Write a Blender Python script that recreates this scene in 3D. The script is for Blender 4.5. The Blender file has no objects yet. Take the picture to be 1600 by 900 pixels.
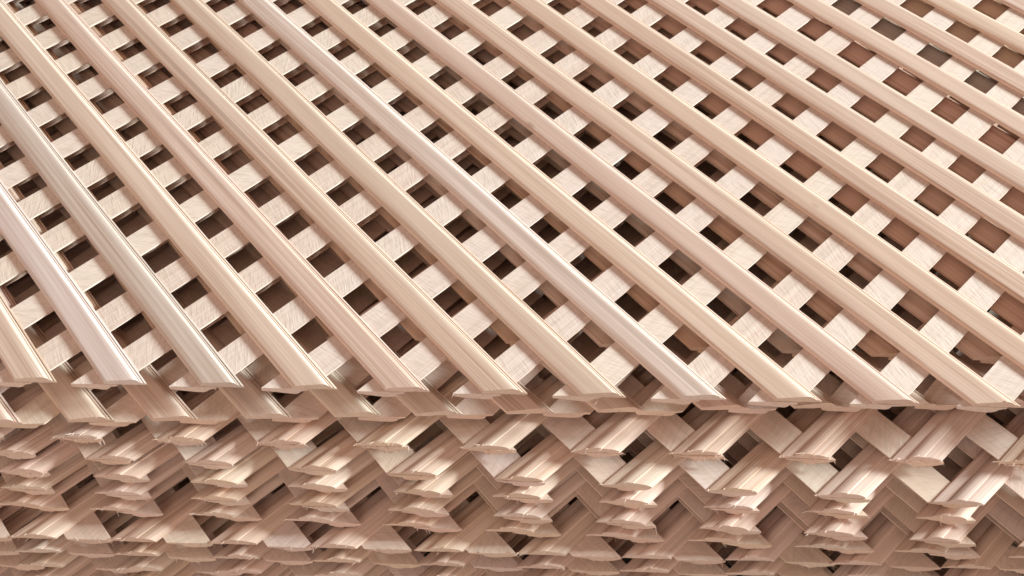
import bpy, math, random
from mathutils import Matrix, Vector

# ------------------------------------------------------------------ scene, camera, light
P = 0.080                      # distance between slat tips along the cut edge (m)
H = 0.165 * P                   # thickness of one panel (two crossed layers of slats)
NPAN = 14
ZT = NPAN * H + 0.006          # height of the top panel's joint plane above its own underside stack
scene = bpy.context.scene
COL = scene.collection

def at(x, y, z=0.0):
    """pitch units on the top panel's joint plane -> metres"""
    return Vector((x * P, y * P, ZT + z))

cam_d = bpy.data.cameras.new("camera")
cam = bpy.data.objects.new("camera", cam_d)
COL.objects.link(cam)
Rr = Vector((0.99773864, 0.05975464, -0.03077327))
Dn = Vector((0.02040777, -0.70555539, -0.70836086))
Fw = Vector((-0.06404009, 0.70613099, -0.70517933))
M3 = Matrix((Rr, -Dn, -Fw)).transposed()
cam.matrix_world = Matrix.Translation(at(5.93928548, -8.87957627, 10.08952822 * P)) @ M3.to_4x4()
cam_d.sensor_width = 36.0
cam_d.lens = 45.0
cam_d.clip_start = 0.02
cam_d.clip_end = 100.0
cam_d.dof.use_dof = True
cam_d.dof.focus_distance = 1.12
cam_d.dof.aperture_fstop = 16.0
scene.camera = cam

world = bpy.data.worlds.new("World")
scene.world = world
world.use_nodes = True
bg = world.node_tree.nodes["Background"]
bg.inputs[0].default_value = (1.0, 0.725, 0.61, 1)
bg.inputs[1].default_value = 0.40

def area(name, loc, target, size, energy, color):
    d = bpy.data.lights.new(name, 'AREA')
    d.shape = 'DISK'
    d.size = size
    d.energy = energy
    d.color = color
    o = bpy.data.objects.new(name, d)
    o.location = loc
    o.rotation_euler = (Vector(target) - Vector(loc)).to_track_quat('-Z', 'Y').to_euler()
    COL.objects.link(o)
    return o

area("window_light", at(93, 17, 2.5), at(5, 3), 1.6, 1680.0, (0.76, 0.945, 1.0))

area("front_fill_light", at(-6, -42, 1.1), at(5, 0), 2.6, 58.0, (1.0, 0.90, 0.83))  # added soft front fill, no known doorway; brightens the cut slat ends

scene.view_settings.view_transform = 'Standard'
scene.view_settings.look = 'None'
scene.view_settings.exposure = -0.05
scene.view_settings.gamma = 1.0
scene.cycles.max_bounces = 10
scene.cycles.diffuse_bounces = 3

# ------------------------------------------------------------------ materials
def nd(nt, typ, **kw):
    n = nt.nodes.new(typ)
    for k, v in kw.items():
        setattr(n, k, v)
    return n

def math_node(nt, op, a, b=None, clamp=False):
    n = nd(nt, 'ShaderNodeMath', operation=op, use_clamp=clamp)
    for i, v in enumerate((a, b)):
        if v is None:
            continue
        if isinstance(v, (int, float)):
            n.inputs[i].default_value = v
        else:
            nt.links.new(v, n.inputs[i])
    return n.outputs[0]

def mix_col(nt, fac, a, b, mode='MIX'):
    n = nd(nt, 'ShaderNodeMix', data_type='RGBA', blend_type=mode)
    for sock, v in ((n.inputs[0], fac), (n.inputs[6], a), (n.inputs[7], b)):
        if isinstance(v, (int, float)):
            sock.default_value = v
        elif isinstance(v, tuple):
            sock.default_value = v
        else:
            nt.links.new(v, sock)
    return n.outputs[2]

def ramp(nt, fac, stops):
    n = nd(nt, 'ShaderNodeValToRGB')
    els = n.color_ramp.elements
    while len(els) < len(stops):
        els.new(0.5)
    for e, (p, c) in zip(els, stops):
        e.position = p
        e.color = c if isinstance(c, tuple) else (c, c, c, 1)
    nt.links.new(fac, n.inputs[0])
    return n.outputs[0]

def noise(nt, vec, scale, detail=4.0, rough=0.55, dist=0.0):
    n = nd(nt, 'ShaderNodeTexNoise')
    nt.links.new(vec, n.inputs['Vector'])
    n.inputs['Scale'].default_value = scale
    n.inputs['Detail'].default_value = detail
    n.inputs['Roughness'].default_value = rough
    n.inputs['Distortion'].default_value = dist
    return n.outputs[0]

def wood_material(name, end_grain=False, mould=0.0):
    m = bpy.data.materials.new(name)
    m.use_nodes = True
    nt = m.node_tree
    L = nt.links.new
    bs = nt.nodes["Principled BSDF"]
    tc = nd(nt, 'ShaderNodeTexCoord')
    oi = nd(nt, 'ShaderNodeObjectInfo')
    off = nd(nt, 'ShaderNodeCombineXYZ')
    L(math_node(nt, 'MULTIPLY', oi.outputs['Random'], 37.0), off.inputs[0])
    L(math_node(nt, 'MULTIPLY', oi.outputs['Random'], 11.3), off.inputs[1])
    L(math_node(nt, 'MULTIPLY', oi.outputs['Random'], 5.7), off.inputs[2])
    add = nd(nt, 'ShaderNodeVectorMath', operation='ADD')
    L(tc.outputs['Object'], add.inputs[0])
    L(off.outputs[0], add.inputs[1])
    def stretch(x, y, z):
        n = nd(nt, 'ShaderNodeVectorMath', operation='MULTIPLY')
        L(add.outputs[0], n.inputs[0])
        n.inputs[1].default_value = (x, y, z)
        return n.outputs[0]
    fine = noise(nt, stretch(7, 900, 900), 1.0, 4, 0.65)           # pores and fine fibre
    band = noise(nt, stretch(1.6, 330, 330), 1.0, 3, 0.5, 0.4)    # growth rings cut lengthwise
    broad = noise(nt, stretch(1.5, 26, 26), 1.0, 2, 0.5)          # slow change over the slat
    streak = noise(nt, stretch(1.1, 75, 75), 1.0, 2, 0.4)         # resin streaks
    tint = oi.outputs['Color']
    light = mix_col(nt, 1.0, tint, (1.0, 1.0, 1.0, 1), 'MULTIPLY')
    dark = mix_col(nt, 1.0, tint, (0.68, 0.56, 0.47, 1), 'MULTIPLY')
    rings = ramp(nt, band, [(0.40, 0.0), (0.52, 0.45), (0.60, 1.0), (0.64, 0.15)])
    fsel = math_node(nt, 'MULTIPLY', rings, ramp(nt, broad, [(0.35, 0.20), (0.68, 0.95)]))
    col = mix_col(nt, fsel, light, dark)
    col = mix_col(nt, math_node(nt, 'MULTIPLY', ramp(nt, fine, [(0.50, 0.0), (0.66, 1.0)]), 0.38), col, (0.50, 0.34, 0.25, 1))
    col = mix_col(nt, math_node(nt, 'MULTIPLY', ramp(nt, streak, [(0.63, 0.0), (0.74, 1.0)]), 0.42), col, (0.36, 0.24, 0.18, 1))
    # a very few small pin knots
    vor = nd(nt, 'ShaderNodeTexVoronoi')
    L(stretch(9, 22, 22), vor.inputs['Vector'])
    vor.inputs['Scale'].default_value = 1.0
    vor.inputs['Randomness'].default_value = 1.0
    knot = ramp(nt, vor.outputs['Distance'], [(0.02, 1.0), (0.075, 0.0)])
    col = mix_col(nt, math_node(nt, 'MULTIPLY', knot, 0.45), col, (0.30, 0.18, 0.10, 1))
    # rough-sawn back of the slat: fine cross marks left by the saw
    sep = nd(nt, 'ShaderNodeSeparateXYZ')
    L(tc.outputs['Normal'], sep.inputs[0])
    back = math_node(nt, 'LESS_THAN', sep.outputs[2], -0.8)
    col = mix_col(nt, math_node(nt, 'MULTIPLY', back, 0.52), col, mix_col(nt, 0.22, light, (0.86, 0.78, 0.70, 1)))
    rot = nd(nt, 'ShaderNodeVectorRotate', rotation_type='Z_AXIS')
    L(add.outputs[0], rot.inputs['Vector'])
    L(math_node(nt, 'MULTIPLY', math_node(nt, 'SUBTRACT', oi.outputs['Random'], 0.5), 1.6), rot.inputs['Angle'])
    sawv = nd(nt, 'ShaderNodeVectorMath', operation='MULTIPLY')
    L(rot.outputs[0], sawv.inputs[0])
    sawv.inputs[1].default_value = (520, 60, 60)
    saw = noise(nt, sawv.outputs[0], 1.0, 3, 0.6, 0.3)
    sawm = math_node(nt, 'MULTIPLY', math_node(nt, 'MULTIPLY', ramp(nt, saw, [(0.47, 0.0), (0.68, 1.0)]), back), 0.46)
    col = mix_col(nt, sawm, col, (0.52, 0.40, 0.31, 1))
    if end_grain:
        sp = noise(nt, stretch(260, 260, 500), 1.0, 3, 0.6)
        eg = mix_col(nt, 1.0, tint, (0.92, 0.915, 0.90, 1), 'MULTIPLY')
        col = mix_col(nt, math_node(nt, 'MULTIPLY', ramp(nt, sp, [(0.42, 0.0), (0.66, 1.0)]), 0.40), eg, (0.50, 0.38, 0.30, 1))
        hgt = sp
    else:
        hgt = math_node(nt, 'ADD', math_node(nt, 'MULTIPLY', fine, 0.35), math_node(nt, 'MULTIPLY', math_node(nt, 'MULTIPLY', saw, back), 1.3))
    if mould > 0:
        mo = noise(nt, stretch(30, 60, 60), 1.0, 4, 0.65)
        col = mix_col(nt, math_node(nt, 'MULTIPLY', ramp(nt, mo, [(0.47, 0.0), (0.56, 1.0)]), mould), col, (0.035, 0.038, 0.03, 1))
    L(col, bs.inputs['Base Color'])
    rg = math_node(nt, 'ADD', math_node(nt, 'MULTIPLY', fine, 0.25), 0.78 if end_grain else 0.60)
    L(rg, bs.inputs['Roughness'])
    bs.inputs['Specular IOR Level'].default_value = 0.08 if end_grain else 0.10
    bp = nd(nt, 'ShaderNodeBump')
    bp.inputs['Strength'].default_value = 0.55 if end_grain else 0.42
    bp.inputs['Distance'].default_value = 0.0006
    L(hgt, bp.inputs['Height'])
    L(bp.outputs[0], bs.inputs['Normal'])
    return m

WOOD = wood_material("planed_pine")
ENDG = wood_material("pine_end_grain", end_grain=True)
WOODM = wood_material("mould_stained_pine", mould=0.9)

def concrete():
    m = bpy.data.materials.new("grey_concrete")
    m.use_nodes = True
    nt = m.node_tree
    bs = nt.nodes["Principled BSDF"]
    tc = nd(nt, 'ShaderNodeTexCoord')
    a = noise(nt, tc.outputs['Object'], 3.0, 6, 0.6)
    b = noise(nt, tc.outputs['Object'], 90.0, 4, 0.6)
    c = ramp(nt, a, [(0.3, (0.13, 0.12, 0.11, 1)), (0.7, (0.22, 0.205, 0.19, 1))])
    c = mix_col(nt, math_node(nt, 'MULTIPLY', b, 0.35), c, (0.09, 0.08, 0.075, 1))
    nt.links.new(c, bs.inputs['Base Color'])
    bs.inputs['Roughness'].default_value = 0.85
    bp = nd(nt, 'ShaderNodeBump')
    bp.inputs['Strength'].default_value = 0.3
    bp.inputs['Distance'].default_value = 0.004
    nt.links.new(b, bp.inputs['Height'])
    nt.links.new(bp.outputs[0], bs.inputs['Normal'])
    return m

# ------------------------------------------------------------------ ground
G = 6.0
gm = bpy.data.meshes.new("ground")
gm.from_pydata([(-G, -G, 0), (G, -G, 0), (G, G, 0), (-G, G, 0)], [], [(0, 1, 2, 3)])
gm.materials.append(concrete())
go = bpy.data.objects.new("ground", gm)
go.location = (0.4, 0.4, 0)
go["kind"] = "structure"
COL.objects.link(go)

# ------------------------------------------------------------------ one moulded slat
T = H / 2 - 0.00012            # slat thickness
W = 0.38 * P                   # slat width
PROF = [(-.5, 0), (-.5, .22), (-.49, .28), (-.448, .34), (-.433, .12), (-.418, .38), (-.372, .44),
        (-.357, .36), (-.32, .70), (-.28, .87), (-.24, .97), (-.20, 1.0), (-.14, .98), (-.04, .92),
        (.08, .845), (.20, .765), (.32, .68), (.42, .60), (.47, .53), (.494, .46), (.5, .41), (.5, 0),
        (.40, 0), (.30, 0), (.20, 0), (.10, 0), (0, 0), (-.10, 0), (-.20, 0), (-.30, 0), (-.40, 0)]
# the panels lower down are of a slightly different moulding with a sharper quirk
PROF_B = [(-.5, 0), (-.5, .16), (-.49, .20), (-.42, .28), (-.34, .37), (-.24, .45), (-.19, .46),
          (-.170, .70), (-.13, .80), (-.08, .91), (-.03, .97), (.02, 1.0), (.07, .99), (.115, .965), (.130, .81),
          (.20, .80), (.29, .75), (.37, .65), (.44, .50), (.485, .34), (.5, .24), (.5, 0)] + PROF[22:]
CREST = range(1, 21)
BACK = range(21, 31)

def slat_mesh(name, prof, width, fs0, fs1, nseg, rng, rough, fuzz, flip, bow):
    """local X runs from the front cut to the back, Z is the moulded side; fs0/fs1 give the cut position for a lateral offset"""
    n = len(prof)
    V, F, MI = [], [], []
    ph1, ph2, ph3 = rng.uniform(0, 6.3), rng.uniform(0, 6.3), rng.uniform(0, 6.3)
    jag, chips = [], []
    walk = 0.0
    for i in range(n):
        walk = 0.8 * walk + rng.gauss(0, rough * 0.6)
        j = walk
        if i in BACK and rng.random() < 0.25:
            j += abs(rng.gauss(0, rough * 1.6))
        jag.append(j)
    for k in range(nseg + 1):
        f = k / nseg
        if nseg > 6:                                   # closer rings near the front cut
            f = f ** 1.15
        for i, (y, z) in enumerate(prof):
            yy = (-y if flip else y) * width
            zz = z * T
            s = fs0(yy) * (1 - f) + fs1(yy) * f
            if k == 0:
                s += jag[i]
            if k == nseg:
                s -= jag[(i * 7) % n] * 0.8
            wob = bow * (math.sin(s * 5.1 + ph1) + 0.5 * math.sin(s * 13.0 + ph2))
            soft = 0.00012 * math.sin(s * 21 + ph3 + i)
            V.append((s, yy + wob + soft, zz + (soft if 0 < z < 1 else 0)))
    for k in range(nseg):
        for i in range(n):
            a, b = k * n + i, k * n + (i + 1) % n
            q = (a, b, b + n, a + n)
            F.append(q if not flip else q[::-1]); MI.append(0)
    for ring, rev in ((0, True), (nseg, False)):        # sawn ends
        base = ring * n
        pts = [V[base + i] for i in range(n)]
        c = [sum(p[j] for p in pts) / n for j in range(3)]
        c[2] = 0.30 * T
        # lower row of cap points keeps the cap convex-safe
        ci = len(V); V.append(tuple(c))
        for i in range(n):
            a, b = base + i, base + (i + 1) % n
            tri = (a, b, ci)
            if rev != flip:
                tri = tri[::-1]
            F.append(tri); MI.append(1)
    # torn fibres left on the upper edge by the saw
    nf = int(fuzz)
    for _ in range(nf):
        i = rng.choice(list(CREST)) if rng.random() < 0.8 else rng.choice(list(BACK))
        p = Vector(V[i])
        ln = rng.uniform(0.0012, 0.0050) * (1.6 if rng.random() < 0.15 else 1)
        d = Vector((-1, rng.uniform(-0.9, 0.9), rng.uniform(-0.25, 0.8))).normalized()
        r = rng.uniform(0.00025, 0.0008)
        u = Vector((rng.uniform(-1, 1), rng.uniform(-1, 1), rng.uniform(-1, 1)))
        u = (u - u.dot(d) * d).normalized(); v = d.cross(u)
        b0 = len(V)
        root = p + Vector((0.0012, 0, -0.0002))
        for t in range(3):
            an = t * 2.094
            V.append(tuple(root + u * math.cos(an) * r + v * math.sin(an) * r * 0.5))
        V.append(tuple(p + d * ln))
        for t in range(3):
            F.append((b0 + t, b0 + (t + 1) % 3, b0 + 3)); MI.append(0)
    me = bpy.data.meshes.new(name)
    me.from_pydata(V, [], F)
    me.polygons.foreach_set("material_index", MI)
    me.polygons.foreach_set("use_smooth", [True] * len(F))
    me.update()
    me.set_sharp_from_angle(angle=math.radians(24))
    return me

TINTS = [(0.80, 0.66, 0.55), (0.78, 0.63, 0.52), (0.76, 0.60, 0.49), (0.80, 0.64, 0.54), (0.76, 0.61, 0.49),
         (0.79, 0.69, 0.60), (0.73, 0.57, 0.46), (0.78, 0.65, 0.53), (0.80, 0.71, 0.64)]

def build_panel(idx, m, y_at5, aspect, up, tops, lows, label, nseg, rough, fuzz, tint_of=None, seed=0,
                x0=-4.6, x1=14.6, depth=9.6, mould=()):
    rng = random.Random(1000 + idx * 17 + seed)
    th = math.atan(m)
    z_base = -(idx - 1) * H - H / 2
    root = bpy.data.objects.new("lattice_panel", None)
    root.empty_display_size = 0.05
    root.location = at(5, y_at5, z_base)
    root.rotation_euler = (0, 0, th)
    root["label"] = label
    root["category"] = "lattice panel"
    root["group"] = "wooden lattice panels in the stack"
    COL.objects.link(root)
    a = aspect
    nn = math.hypot(1, a)
    X0, X1, D = (x0 - 5) * P, (x1 - 5) * P, depth * P

    for layer, tips in ((0, tops), (1, lows)):
        wid = W * (0.945 if idx == 1 and layer == 0 else 1.0)
        half = wid / 2 * nn / a
        back_left = (up == "\\") == (layer == 0)         # slat runs away to the left
        dx, dy = (-1 / nn, a / nn) if back_left else (1 / nn, a / nn)
        for key, tip in tips:
            sc = (tip - 5) * P / math.cos(th)
            sc = sc - half if back_left else sc + half
            # lateral axis: local Y
            if layer == 0:
                lx, ly = -dy, dx
            else:
                lx, ly = dy, -dx
            ends = []
            s_front, s_back = 0.0, D / dy
            sx_a, sx_b = (X0 - sc) / dx, (X1 - sc) / dx
            lo_x, hi_x = min(sx_a, sx_b), max(sx_a, sx_b)
            xl, xh = (X0, X1) if sx_a < sx_b else (X1, X0)
            if hi_x - 0.05 < s_front or lo_x + 0.05 > s_back:
                continue
            f_y0 = lambda q, ly=ly, dy=dy: -q * ly / dy
            f_y1 = lambda q, ly=ly, dy=dy: (D - q * ly) / dy
            f_xl = lambda q, lx=lx, dx=dx, sc=sc, xl=xl: (xl - sc - q * lx) / dx
            f_xh = lambda q, lx=lx, dx=dx, sc=sc, xh=xh: (xh - sc - q * lx) / dx
            fs0 = f_y0 if s_front >= lo_x else f_xl
            fs1 = f_y1 if s_back <= hi_x else f_xh
            if fs1(0) - fs0(0) < 0.08:
                continue
            at_front = s_front >= lo_x
            fz = fuzz if at_front else 0
            # let the end of each slat stand a little proud or short of the cut line
            fl = (up == "/") != (layer == 1)
            me = slat_mesh("slat", PROF if idx < 4 else PROF_B, wid, fs0, fs1, nseg, rng, rough * 0.22, rng.uniform(0.4, 1.3) * fz, fl,
                           0.0006)
            me.materials.append(WOODM if (layer, key) in mould else WOOD)
            me.materials.append(ENDG)
            o = bpy.data.objects.new("slat", me)
            c = None
            if tint_of:
                c = tint_of.get((layer, key))
                if c and idx == 1:
                    c = tuple(0.75 * v + 0.25 * w for v, w in zip(c, (0.78, 0.65, 0.545)))
            if c is None and idx == 1 and layer == 1:      # under slats of the top panel: sawn, evenly pale
                g = rng.uniform(0.96, 1.03)
                c = (0.80 * g, 0.685 * g * rng.uniform(0.98, 1.02), 0.59 * g * rng.uniform(0.98, 1.03))
            if c is None:
                c = rng.choice(TINTS)
                if idx == 2:                            # the panel just below gets a redder, slightly darker tint
                    c = (c[0] * 0.97, c[1] * 0.87, c[2] * 0.80)
                if idx > 2:
                    c = tuple(0.5 * v + 0.5 * w for v, w in zip(c, (0.78, 0.64, 0.53)))
                g = rng.uniform(0.95, 1.03)
                c = (c[0] * g, c[1] * g * rng.uniform(0.97, 1.02), c[2] * g * rng.uniform(0.95, 1.04))
            o.color = (c[0], c[1] * 0.90, c[2] * 0.86, 1)
            COL.objects.link(o)
            o.parent = root
            zoff = H / 2 + (0.0001 if layer == 0 else -0.0001)
            zz = 1 if layer == 0 else -1
            tw = rng.gauss(0, 0.0013)
            mat = Matrix(((dx, lx, 0, sc), (dy, ly, 0, 0), (0, 0, zz, zoff), (0, 0, 0, 1)))
            o.matrix_local = mat @ Matrix.Rotation(tw, 4, 'Z')
    return root

# ------------------------------------------------------------------ the stack
A1 = 1.1946
rj = random.Random(5)
DU = {0: 0.024, 1: -0.006, 3: 0.009, 4: -0.023, 7: 0.028, 8: -0.011, 9: -0.038, 10: -0.038, 11: 0.008, 12: 0.009, 13: 0.038}
DV = {-3: 0.085, -2: 0.022, -1: 0.0, 0: 0.015, 1: 0.013, 2: -0.022, 3: -0.031, 4: -0.029, 5: -0.025, 6: -0.076,
      7: -0.01, 8: 0.003, 9: -0.046, 10: -0.017, 11: 0.046, 12: -0.015, 13: -0.033, 14: -0.008, 15: 0.05, 16: 0.079}
YF = -0.335
tops1 = [(k, k + DU.get(k, rj.gauss(0, 0.02)) - YF / A1) for k in range(-4, 24)]
lows1 = [(j, 7.3009 - 0.4954 - j + DV.get(j, rj.gauss(0, 0.02)) + YF / A1) for j in range(-8, 22)]
WHITE = (0.80, 0.73, 0.69)
tint1 = {(0, 0): (0.79, 0.67, 0.56), (0, 1): (0.80, 0.74, 0.72), (0, 2): (0.66, 0.60, 0.54), (0, 3): (0.79, 0.67, 0.56),
         (0, 4): (0.79, 0.65, 0.57), (0, 5): (0.78, 0.65, 0.54), (0, 6): (0.72, 0.60, 0.49), (0, 7): (0.79, 0.70, 0.64),
         (0, 8): (0.79, 0.65, 0.53), (0, 9): (0.71, 0.56, 0.48), (0, 10): (0.77, 0.62, 0.51), (0, 11): (0.74, 0.58, 0.46),
         (0, 12): (0.77, 0.61, 0.50), (0, 13): (0.77, 0.62, 0.52), (0, 14): (0.77, 0.63, 0.53), (0, 15): (0.78, 0.62, 0.51)}

ORD = ["", "topmost", "second", "third", "fourth", "fifth", "sixth", "seventh", "eighth", "ninth", "tenth",
       "eleventh", "twelfth", "thirteenth", "fourteenth", "fifteenth"]
LAB = {
    1: "topmost pale pine lattice panel, lying fully in view on the stack",
    2: "second lattice panel from the top, set back, seen through the topmost panel's openings",
    3: "third lattice panel from the top, peeping out below the topmost panel's left front edge",
    4: "fourth lattice panel from the top, slats leaning opposite, with frayed sawn ends",
    5: "fifth lattice panel from the top, jutting out just below the frayed slat ends",
    12: "twelfth lattice panel from the top, glimpsed in gaps at the picture's bottom edge",
    13: "thirteenth lattice panel from the top, glimpsed deep in the bottom gaps",
    14: "lowest, fourteenth lattice panel, lying on the floor under all the others",
    9: "ninth lattice panel from the top, slat ends shifted sideways from those above",
}
for i in range(6, NPAN + 1):
    LAB.setdefault(i, ORD[i] + " lattice panel from the top, only its cut slat ends showing")

def series(c, p, lo=-14, hi=26, jit=0.018, rng=rj):
    out = []
    for n in range(lo, hi):
        x = c + p * n + rng.gauss(0, jit)
        if -16 < x < 26:
            out.append((n, x))
    return out

build_panel(1, 0.0, YF, A1, "\\", tops1, lows1, LAB[1], 26, 0.0009, 1.5, tint1)
build_panel(2, -0.015, 0.53, A1, "\\", series(0.598, 0.982), series(0.069, 0.998), LAB[2], 12, 0.0007, 1,
            {(0, 15): (0.52, 0.46, 0.40), (0, 8): (0.60, 0.50, 0.42)})
build_panel(3, 0.060, -0.325, A1, "\\", [(0, -0.07), (1, 0.905), (2, 1.81), (3, 2.795), (4, 3.74), (5, 4.60), (6, 5.55), (7, 6.51), (8, 7.58)]
            + [(9 + n, 8.55 + 0.97 * n) for n in range(16)] + [(-1 - n, -1.04 - 0.97 * n) for n in range(8)],
            [(0, 2.575), (1, 3.48), (2, 4.42), (3, 5.43)] + [(4 + n, 6.40 + 0.97 * n) for n in range(10)] + [(-1 - n, 1.60 - 0.97 * n) for n in range(16)],
            LAB[3], 12, 0.0007, 2)
A2 = 1.15
spec = {                      # first tip, pitch, lower tip offset, edge slope, edge y at x = 5, fibre count, roughness
    4: (0.237, 1.0925, 0.55, 0.0015, -0.672, 34, 0.0011),
    5: (0.597, 1.091, 0.50, -0.0274, -0.933, 4, 0.0008),
    6: (0.665, 1.071, 0.60, -0.0226, -1.031, 6, 0.0010),
    7: (0.658, 1.066, 0.64, -0.0301, -1.160, 6, 0.0010),
    8: (0.589, 1.063, 0.81, -0.0232, -1.222, 8, 0.0011),
    9: (0.834, 1.087, 0.02, 0.0022, -1.387, 14, 0.0012),
    10: (0.855, 1.085, 0.03, 0.0020, -1.455, 10, 0.0010),
    11: (0.86, 1.085, 0.30, 0.0010, -1.53, 12, 0.0011),
    12: (0.85, 1.083, 0.45, 0.0000, -1.60, 12, 0.0011),
    13: (0.82, 1.083, 0.50, -0.004, -1.67, 10, 0.0011),
    14: (0.70, 1.083, 0.50, -0.006, -1.74, 8, 0.0011),
    15: (0.65, 1.083, 0.55, 0.0, -1.80, 8, 0.0011),
}
for i in range(4, NPAN + 1):
    c, pt, lo, m, y5, fz, rg = spec[i]
    build_panel(i, m, y5, A2, "/", series(c, pt), series(c + lo, pt), LAB[i], 4 if i > 4 else 6, rg, fz,
                mould=((1, 9),) if i == 9 else ())
